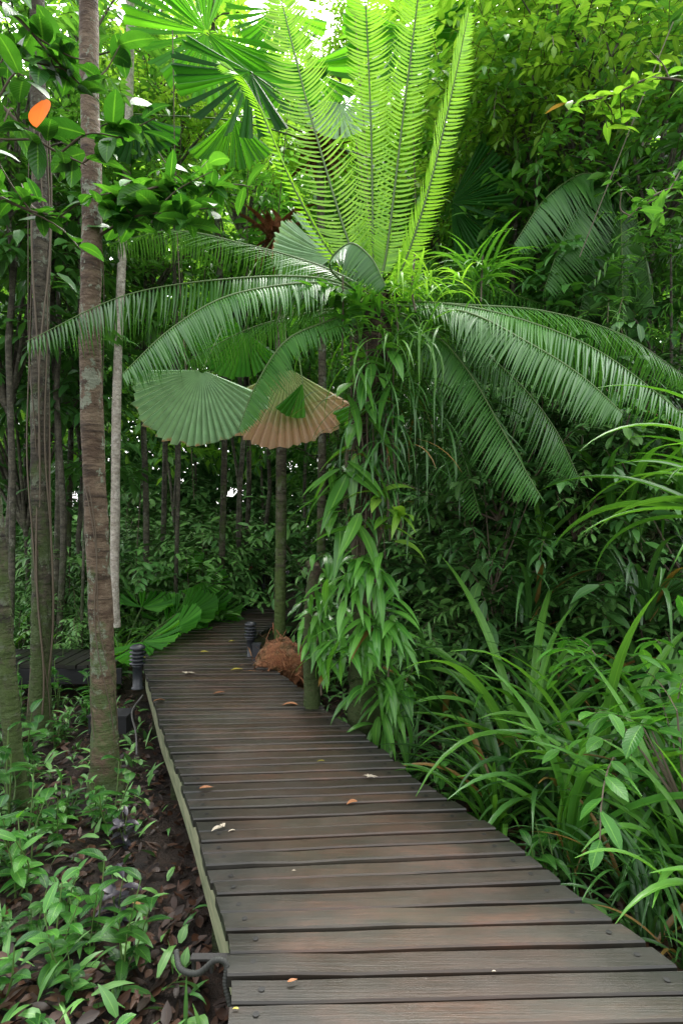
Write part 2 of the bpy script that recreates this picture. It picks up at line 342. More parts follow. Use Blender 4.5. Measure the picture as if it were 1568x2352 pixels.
# ---------------------------------------------------------------- trees
def trunk_pts(px,d):
    return np.array([P(a,b,dd) for (a,b),dd in zip(px,(d if hasattr(d,'__len__') else [d]*len(px)))])
def sprigs(mb,base,az,el,bend,L,k=8,lL=.14,lW=.05,kind='lance',n=4,spread=1.0,fold=.25,stemmat=None,val=None,m=0,ldroop=.7):
    base=np.asarray(base,float).reshape(-1,3);B=len(base);az,el,bend,L,lL,lW=[bc(x,B) for x in(az,el,bend,L,lL,lW)]
    nn=9;t=np.linspace(0,1,nn);th=el[:,None]-bend[:,None]*t
    T=np.stack([np.cos(th)*np.cos(az)[:,None],np.cos(th)*np.sin(az)[:,None],np.sin(th)],-1)
    st=(T[:,1:]+T[:,:-1])/2*(L/(nn-1))[:,None,None]
    Pt=base[:,None]+np.concatenate([np.zeros((B,1,3)),np.cumsum(st,1)],1)
    if stemmat is not None:
        S=np.stack([-np.sin(az),np.cos(az),0*az],-1)[:,None].repeat(5,1)
        ribbons(mb,Pt[:,::2],np.full((B,5),.004),S,np.cross(T[:,::2],S),.6,None,stemmat)
    ti=(np.arange(k)+.6)/k;ii=np.clip((ti*(nn-1)).round().astype(int),0,nn-1);ii[-1]=nn-1
    pb=Pt[:,ii].reshape(-1,3);side=np.where(np.arange(k)%2==0,1,-1).astype(float);side[-1]=0
    a=(az[:,None]+side[None]*spread+rng.normal(0,.18,(B,k))).ravel()
    e=(th[:,ii]*.6+rng.normal(0,.22,(B,k))-.1).ravel()
    v=(np.clip((U(0,1,B) if val is None else val)[:,None]+rng.normal(0,.18,(B,k)),0,.985)).ravel()
    s=(1+rng.normal(0,.15,(B,k)))
    arcs(mb,pb,a,e,U(.3,1,B*k)*ldroop,(lL[:,None]*s).ravel(),(lW[:,None]*s).ravel(),n,kind,fold,rng.normal(0,.35,B*k),0,v,m=m)
def crown_mesh(mat,nc,ns,rad,leafL,leafW,k=8,kind='lance',sprL=.45,spread=1.,n=4,cl=.55):
    mb=MB();tw=MB()
    d=unit(rng.normal(0,1,(nc,3)));cc=d*(U(.25,1,(nc,1))**.5)*np.asarray(rad)
    for c in cc:
        tube(tw,spline([np.array([0,0,-rad[2]*1.0]),c*.5+np.array([0,0,-.2])+rng.normal(0,.1,3),c],7),np.linspace(.028,.006,7),5)
    cen=np.repeat(cc,ns,0)+rng.normal(0,cl*.45,(nc*ns,3))*np.array([1,1,.6])
    out=cen-np.repeat(cc,ns,0);az=np.arctan2(out[:,1],out[:,0])+rng.normal(0,.5,nc*ns)
    sprigs(mb,cen,az,rng.normal(.25,.45,nc*ns),U(.3,1.1,nc*ns),U(.7,1.2,nc*ns)*sprL,k,leafL,leafW,kind,n,spread,stemmat=1,val=np.clip(np.repeat(U(.1,.9,nc),ns)+rng.normal(0,.15,nc*ns),0,.98))
    return mb,tw
def make_tree(mat,**k):
    r=thing('understory_tree','a','tree',(0,0,0),'g')
    mb,tw=crown_mesh(mat,**k);cz=3.2
    for a in mb.V:a[:,2]+=cz
    for a in tw.V:a[:,2]+=cz
    mb.build('crown',[mat,M['twig']],r);tw.build('limbs',M['barkD'],r)
    t=MB();tube(t,spline([(0,0,0),(.05,.04,1),(-.04,.02,2),(0,0,cz-k['rad'][2]*.9)],16),np.linspace(.04,.028,16),8,rough=.05);t.build('trunk',M['barkD'],r)
    return r
T_mid=make_tree(M['mid'],nc=22,ns=12,rad=(1.7,1.7,1.5),leafL=.19,leafW=.065,k=9,sprL=.5)
T_bri=make_tree(M['bright'],nc=20,ns=11,rad=(1.6,1.6,1.4),leafL=.15,leafW=.055,k=14,kind='ell',sprL=.8,spread=1.25)
T_fer=make_tree(M['mid'],nc=18,ns=8,rad=(1.6,1.6,1.5),leafL=.17,leafW=.022,k=26,kind='strap',sprL=.95,spread=1.2)
T_dar=make_tree(M['darkt'],nc=22,ns=11,rad=(1.8,1.8,1.7),leafL=.24,leafW=.085,k=8,kind='lance',sprL=.5)
T_bmid=make_tree(M['bright'],nc=20,ns=12,rad=(1.6,1.6,1.5),leafL=.22,leafW=.08,k=8,kind='broad',sprL=.55)
trees=[
 (1330,180,7.0,1.0,T_bri),(1180,60,9,1.3,T_bmid),(1500,330,6.4,.8,T_mid),(1250,420,7.5,.9,T_mid),(1450,80,9,1.5,T_bmid),(1180,300,7.4,.8,T_bri),
 (1120,250,10,1.3,T_bmid),(1400,600,7.4,.85,T_dar),(1180,640,8.5,1.0,T_mid),(1540,760,6.2,.75,T_fer),(1300,820,7.5,.9,T_dar),(1080,900,8,.9,T_dar),(1440,480,8.4,1.0,T_dar),
 (1010,480,11,1.2,T_mid),(960,330,13,1.3,T_bmid),(560,360,13,1.3,T_bmid),(370,60,11,1.2,T_bmid),(400,250,8.9,.7,T_bri),(120,120,8,1.1,T_mid),
 (330,500,9.5,1.1,T_mid),(130,420,7.6,.9,T_mid),(20,650,7.4,1.0,T_dar),(560,580,11,1.1,T_mid),(180,760,9.5,1.1,T_mid),(400,800,12,1.1,T_mid),
 (620,740,13,1.2,T_mid),(880,700,12,1.3,T_mid),(20,260,6.5,.8,T_mid),(60,950,9,1.1,T_dar),(780,1010,13,1.1,T_mid),
 (1020,1080,9,.9,T_dar),(1450,1000,7,.9,T_fer),(1230,1080,7.5,.8,T_dar),(780,110,15,.75,T_bmid)]
def side_word(px): return 'far left' if px<250 else 'left' if px<600 else 'middle' if px<1000 else 'right' if px<1300 else 'far right'
def hgt(py): return 'high up' if py<300 else 'at frond height' if py<750 else 'low down'
lab={T_mid:'mid green forest tree',T_bri:'bright feathery-leaved forest tree',T_dar:'dark narrow-leaved forest tree',T_bmid:'light green broad-leaved forest tree',T_fer:'fine ferny-leaved forest tree'}
for (px,py,d,s,pr) in trees:
    p=P(px,py,d);base=(p[0],p[1],p[2]-3.2*s)
    r=dup(pr,base,U(0,6.28),s,f'{lab[pr]}, crown {hgt(py)} on the {side_word(px)}','tree','forest trees around the boardwalk')
    g=float(gz(p[0],p[1]))
    if base[2]>g:
        t=MB();h=(base[2]-g)/s
        tube(t,spline([(0,0,-h-.1),(.04,.1,-h*.5),(0,0,.02)],12),np.linspace(.046,.042,12),8,rough=.04)
        t.build('lower_trunk',M['barkD'],r)
for r in(T_mid,T_bri,T_dar,T_bmid,T_fer):
    for c in list(r.children): bpy.data.objects.remove(c)
    bpy.data.objects.remove(r)
def bigtree(name,label,px,d,rad,mat,ns=18,rough=.02,n=90):
    p=trunk_pts(px,d);b=p[0];r=thing(name,label,'tree',b)
    t=MB();s=spline(p,n);h=np.linspace(0,1,n);rr=np.interp(h,np.linspace(0,1,len(rad)),rad)
    rr=rr*(1+.04*np.sin(np.cumsum(U(.1,.9,n))))*(1+.5*np.exp(-h*40));tube(t,s-b,rr,ns,rough=rough);t.build('trunk',mat,r)
    return r,s-b
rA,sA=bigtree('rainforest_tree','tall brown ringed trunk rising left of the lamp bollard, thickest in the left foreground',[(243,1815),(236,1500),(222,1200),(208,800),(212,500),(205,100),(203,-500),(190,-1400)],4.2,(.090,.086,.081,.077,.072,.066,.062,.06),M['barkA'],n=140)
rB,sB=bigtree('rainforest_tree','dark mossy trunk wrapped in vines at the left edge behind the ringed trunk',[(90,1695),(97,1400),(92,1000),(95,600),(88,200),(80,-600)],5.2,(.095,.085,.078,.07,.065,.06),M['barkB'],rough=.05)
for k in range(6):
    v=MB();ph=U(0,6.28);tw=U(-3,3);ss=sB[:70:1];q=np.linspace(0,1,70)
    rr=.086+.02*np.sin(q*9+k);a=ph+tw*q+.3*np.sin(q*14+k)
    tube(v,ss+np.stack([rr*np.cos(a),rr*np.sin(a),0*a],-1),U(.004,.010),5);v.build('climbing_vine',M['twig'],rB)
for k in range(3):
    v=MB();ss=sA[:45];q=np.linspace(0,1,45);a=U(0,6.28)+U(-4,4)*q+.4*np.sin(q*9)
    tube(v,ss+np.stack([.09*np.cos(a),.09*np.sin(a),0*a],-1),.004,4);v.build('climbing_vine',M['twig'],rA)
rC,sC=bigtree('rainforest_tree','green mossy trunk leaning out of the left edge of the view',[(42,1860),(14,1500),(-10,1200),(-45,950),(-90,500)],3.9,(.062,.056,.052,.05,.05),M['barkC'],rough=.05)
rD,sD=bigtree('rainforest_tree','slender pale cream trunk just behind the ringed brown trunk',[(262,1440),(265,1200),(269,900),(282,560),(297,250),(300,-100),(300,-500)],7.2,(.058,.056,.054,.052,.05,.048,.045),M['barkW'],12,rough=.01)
for k,(a,y1,a2,d,r_,mm) in enumerate([(505,-200,485,9.6,.05,'barkB'),(552,700,540,13,.035,'barkD'),(610,800,600,16,.04,'barkD'),(708,700,715,12.5,.04,'barkD'),(150,0,170,10,.05,'barkB'),(185,300,183,7.5,.018,'barkD'),(1188,0,1180,8.5,.045,'barkD'),(1020,0,1000,11,.07,'barkB'),(400,700,380,14,.035,'barkD'),(455,600,440,17,.04,'barkD')]):
    g=P(a,0,d);zz=float(gz(g[0],d));yb=HY+(H-zz)/d*F;m_=(y1+yb)/2
    bigtree('thin_tree','x',[(a,yb+5),(a+U(-14,14),yb*.67+y1*.33),(a2+U(-14,14),m_*.7+y1*.3),(a2,y1)],d,(r_*1.1,r_,r_*.9,r_*.8),M[mm],8,n=30)
names=sorted([o for o in C.objects if o.name.startswith('thin_tree')],key=lambda o:o.location.x/o.location.y)
ordw=['first','second','third','fourth','fifth','sixth','seventh','eighth','ninth','tenth']
for k,o in enumerate(names): o['label']=f'slender forest trunk in the background, {ordw[k]} from the left of the slender trunks';o['group']='slender background trunks'
# ---------------------------------------------------------------- cycad
def frond(mb,ctrl,nl=70,ll=.28,lw=.018,up=(0,0,1),droop=.3,fwd=.35,curl=.3,vv=.5,rach=.012,start=.1,ft=.25):
    n=120;s=spline(ctrl,n);T=unit(np.gradient(s,axis=0));up=np.asarray(up,float)
    tube(mb,s,np.linspace(rach,.003,n),6,val=.3,m=1)
    t=np.linspace(start,.995,nl);ii=t*(n-1);i0=ii.astype(int)
    p=s[i0]+(s[np.minimum(i0+1,n-1)]-s[i0])*(ii-i0)[:,None];Tt=T[i0];S=unit(np.cross(Tt,up[None]));N=np.cross(S,Tt)
    prf=np.minimum(1,.35+(t-start)/(1-start)*4)*np.clip((1-t)*3.2+.22,0,1)**.8
    for sd in(-1,1):
        q=6;tt=np.linspace(0,1,q)
        dr=droop+rng.normal(0,.05,nl)+.08*np.sin(t*23);fw=fwd+ft*t+rng.normal(0,.035,nl)
        D=unit(sd*S*np.cos(dr)[:,None]-N*np.sin(dr)[:,None]+Tt*fw[:,None])
        L=ll*prf*(1+rng.normal(0,.05,nl))
        cu=curl*(1+rng.normal(0,.25,nl))
        Pt=p[:,None]+D[:,None]*(L[:,None]*tt)[...,None]+(-N*cu[:,None]+Tt*.15)[:,None]*(L[:,None]*tt**2)[...,None]
        Td=unit(np.gradient(Pt,axis=1));Sd=unit(np.cross(Td,N[:,None]+0*Td))
        W=lw*.5*np.minimum(1,.45+tt*3)*np.clip((1-tt)*2.2,.05,1)
        ribbons(mb,Pt,np.broadcast_to(W,(nl,q)),Sd,np.cross(Sd,Td)*-1,.25,np.clip(vv+rng.normal(0,.2,nl),0,1),0)
cb=np.array([.20,4.5,-.45]);cy=thing('cycad','large cycad with bright upright new fronds and dark arching old fronds beside the boardwalk','cycad',cb)
t=MB();ct=P(862,680,4.5)
tube(t,spline([cb-cb,P(838,1300,4.5)-cb,P(850,900,4.5)-cb,ct-cb],50),np.interp(np.linspace(0,1,50),[0,.3,.9,1],[.14,.10,.13,.10]),18,rough=.14);t.build('trunk',M['cytrunk'],cy)
K=lambda *l:[P(*q)-cb for q in l]
NW=dict(lw=.0185,ft=.1)
OW=dict(lw=.0175)
fr=[ # new
 (K((845,650,4.5),(795,540,4.5),(720,290,4.6),(668,90,4.6),(632,-60,4.55)),dict(nl=88,ll=.25,up=(-.1,-1,.1),droop=-.12,fwd=.15,curl=-.18,**NW),1),
 (K((858,650,4.5),(856,540,4.5),(852,300,4.5),(842,60,4.4),(830,-160,4.2)),dict(nl=98,ll=.18,up=(0,-1,.1),droop=-.1,fwd=.08,curl=-.15,**NW),1),
 (K((872,650,4.45),(890,560,4.45),(925,270,4.4),(955,30,4.3),(975,-160,4.1)),dict(nl=96,ll=.17,up=(.1,-1,.1),droop=-.1,fwd=.08,curl=-.15,**NW),1),
 (K((885,655,4.45),(925,610,4.4),(985,430,4.3),(1040,200,4.2),(1075,30,4.1)),dict(nl=88,ll=.18,up=(.75,-.6,.1),droop=-.2,fwd=.35,curl=-.1,**NW),1),
 (K((835,650,4.5),(760,580,4.5),(680,440,4.5),(615,290,4.5),(565,190,4.4),(505,145,4.3)),dict(nl=62,ll=.12,lw=.015,up=(-.9,-.3,.2),droop=-.3,fwd=.8,curl=-.15),1),
 # old
 (K((850,680,4.45),(740,640,4.4),(560,638,4.25),(300,675,4.0),(60,785,3.75)),dict(nl=104,ll=.31,droop=.85,fwd=.1,curl=.25,**OW),0),
 (K((850,690,4.4),(740,650,4.25),(540,675,3.95),(400,750,3.75),(280,860,3.6)),dict(nl=96,ll=.31,droop=.65,fwd=.2,curl=.3,**OW),0),
 (K((840,660,4.7),(720,605,5.0),(560,560,5.3),(400,530,5.6),(250,560,5.9)),dict(nl=80,ll=.34,droop=.5,fwd=.2,curl=.3,**OW),0),
 (K((845,690,4.5),(770,730,4.3),(660,780,4.1),(590,880,4.0),(548,985,3.95)),dict(nl=76,ll=.20,droop=.65,fwd=.3,curl=.3,**OW),0),
 (K((870,700,4.4),(760,620,4.2),(800,560,4.0),(850,590,3.9),(885,655,3.85)),dict(nl=56,ll=.24,droop=1.0,fwd=.1,curl=.1,start=.3,**OW),0),
 (K((870,690,4.45),(1040,700,4.3),(1200,735,4.1),(1380,810,3.9),(1580,960,3.7)),dict(nl=100,ll=.35,droop=.55,fwd=.15,curl=.35,**OW),0),
 (K((870,690,4.5),(1060,700,4.5),(1250,715,4.5),(1430,770,4.5),(1580,870,4.5)),dict(nl=92,ll=.32,droop=.6,fwd=.15,curl=.3,**OW),0),
 (K((870,700,4.4),(1060,715,4.2),(1200,780,3.9),(1330,860,3.7),(1430,950,3.55)),dict(nl=90,ll=.30,droop=.65,fwd=.2,curl=.3,**OW),0),
 (K((870,700,4.5),(1000,770,4.3),(1080,860,4.2),(1160,1000,4.1),(1240,1140,4.0)),dict(nl=76,ll=.30,droop=.4,fwd=.4,curl=.3,up=(.3,-.6,.5),**OW),0),
 (K((870,700,4.6),(1060,780,4.5),(1180,870,4.45),(1270,980,4.4),(1330,1100,4.4)),dict(nl=76,ll=.32,droop=.5,fwd=.4,curl=.3,up=(.3,-.4,.6),**OW),0),
 (K((860,700,4.6),(920,800,4.6),(990,900,4.7),(1060,1040,4.7),(1100,1180,4.7)),dict(nl=66,ll=.28,droop=.5,fwd=.4,curl=.3,up=(.3,-.6,.4),**OW),0),
 (K((850,700,4.7),(700,720,5.1),(560,760,5.4),(430,830,5.7)),dict(nl=60,ll=.28,droop=.7,fwd=.2,curl=.3,**OW),0),
 (K((860,690,4.8),(930,650,5.4),(1060,640,5.9),(1250,700,6.3)),dict(nl=60,ll=.3,droop=.7,fwd=.2,curl=.3,**OW),0),
]
for c,k,new in fr:
    mb=MB();frond(mb,c,vv=U(.3,.7),**k);mb.build('frond',[M['frond_new' if new else 'frond_old'],M['stem']],cy)
mb=MB();n=70;b=np.tile(ct-cb,(n,1))+rng.normal(0,.05,(n,3));arcs(mb,b,U(0,6.28,n),U(-.3,1.2,n),U(.3,1.6,n),U(.12,.3,n),.02,5,'strap',.3);mb.build('crown_scales',M['litter'],cy)
# feather palms at the right
def feather(label,crown,ends,r=.05):
    cr=P(*crown);b=np.array([cr[0],cr[1],float(gz(cr[0],cr[1]))]);root=thing('feather_palm',label,'palm',b)
    t=MB();tube(t,spline([b-b,(cr-b)*.5+np.array([.05,0,0]),cr-b],30),np.linspace(r*1.2,r,30),10,rough=.04);t.build('trunk',M['barkP'],root)
    for (ex,ey,ed) in ends:
        e=P(ex,ey,ed)-b;c0=cr-b;mid=(c0+e)/2;hh=.28*np.linalg.norm(e-c0)
        m1=c0*.7+e*.3+np.array([0,0,hh]);m2=c0*.3+e*.7+np.array([0,0,hh*.8])
        mb=MB();frond(mb,[c0,m1,m2,e],nl=64,ll=.42,lw=.024,droop=.8,fwd=.45,curl=.4,vv=U(.2,.7),rach=.014);mb.build('frond',[M['frond_old'],M['stem']],root)
feather('feathery palm with drooping dark fronds at the right, above the cycad fronds',(1420,470,6.6),[(1180,560,6.0),(1250,660,6.0),(1330,720,6.2),(1500,700,6.0),(1600,600,6.4),(1280,430,7.2),(1560,400,7.2),(1430,740,5.9)])
feather('smaller feathery palm with hanging fronds low at the right edge behind the strap leaves',(1480,960,6.2),[(1280,1000,5.8),(1320,1120,5.7),(1420,1180,5.6),(1560,1130,5.7),(1600,1000,6.2),(1380,900,6.6)])
# fan palms
def fan(mb,hub,e1,nrm,R,A=2.3,seg=12,ppl=4,fill=.96,cup=.15,pamp=.45,jag=.03,droop=.0,tlt=.06):
    e1=unit(np.asarray(e1,float));nrm=unit(np.asarray(nrm,float));e2=unit(np.cross(nrm,e1));nrm=np.cross(e1,e2)
    rr=np.array([.04,.25,.5,.7,.85,.95,1.0]);sec=2*A/seg
    for i in range(seg):
        a0=-A+sec*i;k=2*ppl+1;s=np.linspace(-.5,.5,k);f=fill+rng.normal(0,.01) if fill<1 else 1
        zig=np.where(np.arange(k)%2==0,-1,1)
        Rr=R*(1+rng.normal(0,.03));end=1-jag*(np.arange(k)%2==0)-U(0,jag,k)
        if seg==1: end=end-.08*np.abs(s*2)**3-.04*np.sin(s*9)-.05*(U(0,1,k)>.85)
        V=np.zeros((len(rr),k,3));At=np.zeros((len(rr),k,3));va=U(0,1);tl=rng.normal(0,tlt)
        for j,r in enumerate(rr):
            ff=1+(f-1)*min(1,r*1.6)
            a=a0+sec*.5+s*sec*ff;R_=Rr*r*(end if j==len(rr)-1 else (1+(end-1)*(r>.8)*.6))
            pos=np.cos(a)[:,None]*e1+np.sin(a)[:,None]*e2
            amp=pamp*sec/(2*ppl)*R*r
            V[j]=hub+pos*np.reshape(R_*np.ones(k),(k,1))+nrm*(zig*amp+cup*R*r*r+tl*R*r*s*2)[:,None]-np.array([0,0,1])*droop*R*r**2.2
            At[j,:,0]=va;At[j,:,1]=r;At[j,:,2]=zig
        idx=np.arange(len(rr)*k).reshape(len(rr),k)
        mb.add(V,np.stack([idx[:-1,:-1],idx[:-1,1:],idx[1:,1:],idx[1:,:-1]],-1),At.reshape(-1,3))
def palm(name,label,crown,fans,base_px,r=.07,mat='barkP'):
    cr=P(*crown);bx=P(base_px,0,crown[2])[0];b=np.array([bx,crown[2],float(gz(bx,crown[2]))])
    root=thing(name,label,'palm',b);t=MB();tube(t,spline([b-b,(b+cr)/2-b+np.array([.03,0,0]),cr-b],40),np.linspace(r*1.1,r*.9,40),12,rough=.03);t.build('trunk',M[mat],root)
    f=MB();n=60;arcs(f,np.tile(cr-b,(n,1))+rng.normal(0,.06,(n,3))-np.array([0,0,.1]),U(0,6.28,n),U(-1.4,1.2,n),U(.1,.8,n),U(.25,.6,n),.08,6,'strap',.4);f.build('fibre_skirt',M['fibre'],root)
    for (px,py,dd,R,e1,nm,mt,kw) in fans:
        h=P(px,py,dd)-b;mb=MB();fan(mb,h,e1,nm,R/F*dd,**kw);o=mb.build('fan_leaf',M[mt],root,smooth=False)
        mb=MB();c0=cr-b;tube(mb,spline([c0,(c0+h)/2+np.array([0,0,.12]),h],14),np.linspace(.012,.008,14),6);mb.build('petiole',M['stem'],o)
palm('fan_palm','tall fan palm with mossy trunk beside the path and pleated round leaves',(640,530,7.6),[
 (465,850,6.0,195,(-.22,-.1,-1),(-.05,-1,.12),'fan_pale',dict(A=1.4,seg=1,ppl=26,fill=1,jag=.035,cup=-.03,pamp=.8,tlt=0)),
 (660,845,6.8,200,(-.03,-.1,-1),(0,-1,.15),'fan_dry',dict(A=1.1,seg=1,ppl=20,fill=1,jag=.05,cup=-.03,pamp=.8,tlt=0)),
 (695,880,6.7,90,(-.35,-.1,-1),(0,-1,.2),'fan_green',dict(A=.45,seg=2,ppl=3,fill=.96)),  # small added blade, stands in for a sunlit patch on the drying fan
 (765,590,6.6,140,(-1,0,.1),(0,-1,.3),'fan_pale',dict(A=.9,seg=8,ppl=3,fill=.97)),
 (885,900,6.5,130,(.2,0,-1),(0,-1,.2),'fan_green',dict(A=1.4,seg=9,ppl=3,fill=.9)),
 (560,760,8.0,120,(-.6,0,-.6),(0,-1,.3),'fan_green',dict(A=1.7,seg=10,ppl=3,fill=.9))],642)
palm('fan_palm','taller fan palm behind the cycad with dark split fans spread overhead',(735,330,8.2),[
 (475,75,7.0,185,(-.5,-.3,-.5),(.1,-.9,-.2),'fan_green',dict(A=2.7,seg=26,ppl=2,fill=.82,cup=.05)),
 (575,165,6.3,180,(-.3,-.1,-1),(-.1,-.95,-.1),'fan_dark',dict(A=1.9,seg=15,ppl=2,fill=.76,cup=.05,tlt=.1)),
 (535,265,7.4,140,(0,0,-1),(0,-1,.1),'fan_green',dict(A=.8,seg=9,ppl=2,fill=.95)),
 (700,150,7.6,140,(.1,0,-.8),(0,-1,-.2),'fan_green',dict(A=1.8,seg=13,ppl=2,fill=.85)),
 (310,262,7.0,125,(.1,0,-1),(0,-1,-.1),'fan_dark',dict(A=1.1,seg=9,ppl=2,fill=.88)),
 (780,235,7.4,95,(0,0,-1),(0,-1,.3),'fan_pale',dict(A=1.6,seg=10,ppl=2,fill=.9)),
 (935,70,7.6,150,(0,0,-1),(0,-1,-.2),'fan_green',dict(A=2.0,seg=14,ppl=2,fill=.85)),
 (640,20,7.8,120,(-.2,0,-1),(0,-1,-.2),'fan_green',dict(A=1.4,seg=12,ppl=2,fill=.85)),
 (1035,465,7.0,140,(1,-.1,-.2),(0,-.9,-.3),'fan_dark',dict(A=1.3,seg=10,ppl=3,fill=.88))],735,.06)
def smallpalm(x,y,label,n,R,h):
    b=np.array([x,y,float(gz(x,y))]);root=thing('young_fan_palm',label,'palm',b,None)
    for k in range(n):
        a=U(0,6.28);e=U(.3,1.1);hub=np.array([math.cos(a)*math.cos(e),math.sin(a)*math.cos(e),math.sin(e)])*h*U(.6,1)
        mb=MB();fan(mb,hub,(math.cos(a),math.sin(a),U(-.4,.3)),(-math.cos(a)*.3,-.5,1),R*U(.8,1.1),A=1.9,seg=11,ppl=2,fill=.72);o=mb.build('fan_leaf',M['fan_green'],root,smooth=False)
        mb=MB();tube(mb,spline([(0,0,0),hub*.5+np.array([0,0,.06]),hub],8),.006,5);mb.build('petiole',M['stem'],o)
smallpalm(-3.0,7.7,'young fan palm with finger-like fans low beside the pale trunk',9,.5,1.2)
smallpalm(-2.6,8.8,'young fan palm beyond the side deck, left of the path',8,.48,1.1)
smallpalm(-3.3,10.2,'young fan palm among slender trunks far left of the path',8,.5,1.3)
smallpalm(-5.0,8.6,'young fan palm at far left behind the mossy vine-covered trunk',6,.45,.8)
# epiphytes
def epi(label,c,nl,L,W,sp=(.12,.08,.18),kind='lance',mat='epi',el=(-.4,.9),bend=(.9,1.9),azc=-1.57,azs=1.1,group=None,name='epiphytic_fern',pw=.9):
    b=np.asarray(c,float);root=thing(name,label,'fern',b,group);mb=MB()
    base=rng.normal(0,1,(nl,3))*np.array(sp)
    arcs(mb,base,azc+rng.normal(0,azs,nl),U(*el,nl),U(*bend,nl),U(.65,1.15,nl)*L,U(.75,1.15,nl)*W,8,kind,.22,rng.normal(0,.3,nl),rng.normal(0,.3,nl),pw=pw)
    mb.build('leaves',M[mat],root)
    mb=MB();p=rng.normal(0,.3,3)*np.array(sp);tube(mb,spline([p+np.array([0,0,.25]),p*.7,p+rng.normal(0,.05,3)-np.array([0,0,.25])],8),.008,5)
    mb.build('rhizome',M['twig'],root)
HE=dict(el=(-.8,.4),bend=(.7,1.2))
epi('hanging glossy strap-leaved fern lowest on the cycad trunk at the boardwalk edge',P(890,1580,4.2),56,.36,.06,(.11,.05,.16),**HE)
epi('hanging glossy fern on the cycad trunk, middle of the column of ferns',P(850,1430,4.2),60,.38,.06,(.13,.05,.16),**HE)
epi('dense hanging fern with long drooping leaves at the widest part of the trunk ferns',P(835,1310,4.2),44,.38,.06,(.12,.05,.10),**HE)
epi('hanging fern on the leaning stem left of the cycad trunk',P(740,1380,4.5),50,.28,.05,(.06,.04,.22),azs=.8,**HE)
epi('hanging fern low on the leaning stem, nearest the rotting log',P(735,1500,4.5),30,.24,.05,(.05,.04,.1),azs=.8,**HE)
epi('few broad light green leaves climbing the cycad trunk above the ferns',P(890,1180,4.25),13,.36,.085,(.06,.05,.10),el=(-.1,.7),bend=(.5,1.5),mat='bright')
epi('long broad hanging leaves climbing left side of the cycad trunk',P(795,1080,4.25),22,.5,.10,(.06,.05,.28),el=(-1.2,0),bend=(.3,.6))
epi('broad pointed climber leaves just below the cycad crown',P(850,900,4.25),20,.38,.10,(.09,.05,.18),el=(-1.0,.2),bend=(.3,.8))
epi('small dark ferns clinging to the middle of the cycad trunk',P(860,1060,4.3),70,.32,.022,(.08,.06,.24),'strap','strapd',(-.8,.6),(.6,1.6),name='hanging_epiphyte')
epi('thin grassy hanging epiphyte tangle under right side of the cycad crown',P(930,780,4.3),130,.55,.015,(.20,.12,.10),'strap','strap',(-.5,1.0),(1.0,2.2),-1.2,1.4,name='hanging_epiphyte')
epi('thin grassy hanging epiphyte tangle on the trunk below the crown',P(890,900,4.35),150,.62,.015,(.14,.1,.22),'strap','strapd',(-.6,.6),(.9,1.8),-1.2,1.5,name='hanging_epiphyte')
epi('drooping narrow-leaved fern mass right of the cycad trunk',P(970,960,4.6),150,.6,.018,(.20,.15,.26),'strap','strapd',(-.6,.6),(.9,1.8),-1.0,1.5,name='hanging_epiphyte')
epi('bright grassy tuft perched on top of the cycad crown',P(930,670,4.3),110,.36,.018,(.18,.1,.05),'strap','bright',(.3,1.4),(.8,2.2),0,3,name='perched_tuft')
epi('bright long-leaved rosette perched right of the cycad crown',P(1100,640,5.2),46,.55,.03,(.06,.06,.05),'strap','strap',(.5,1.4),(.8,2.0),0,3,name='perched_tuft')
epi('leafy tuft perched on left of the cycad crown',P(790,700,4.25),60,.26,.045,(.15,.07,.07),'lance','epi',(0,1.2),(.8,1.6),-1.57,2,name='perched_tuft')
st=P(722,1600,4.65);b=np.array([st[0],4.65,-.45]);r=thing('leaning_stem','dark root-covered stem left of the cycad trunk','stem',b)
mb=MB();tube(mb,spline([b-b,P(712,1450,4.65)-b,P(722,1320,4.7)-b,P(712,1290,4.75)-b],30),np.linspace(.07,.045,30),12,rough=.12);mb.build('trunk',M['cytrunk'],r)
for k in range(26):
    x=U(790,920);d=4.28+U(-.05,.15);y0=U(720,1000);y1=y0+U(150,450)
    a=P(x,y0,d);mb=MB();tube(mb,spline([a-a,P(x+U(-12,12),(y0+y1)/2,d)-a,P(x+U(-20,20),y1,d)-a],14),U(.003,.007),5)
    o=mb.build('aerial_root',M['twig']);o.location=a;tag(o,'thin brown aerial root hanging down the cycad trunk','root','aerial roots on the cycad trunk')
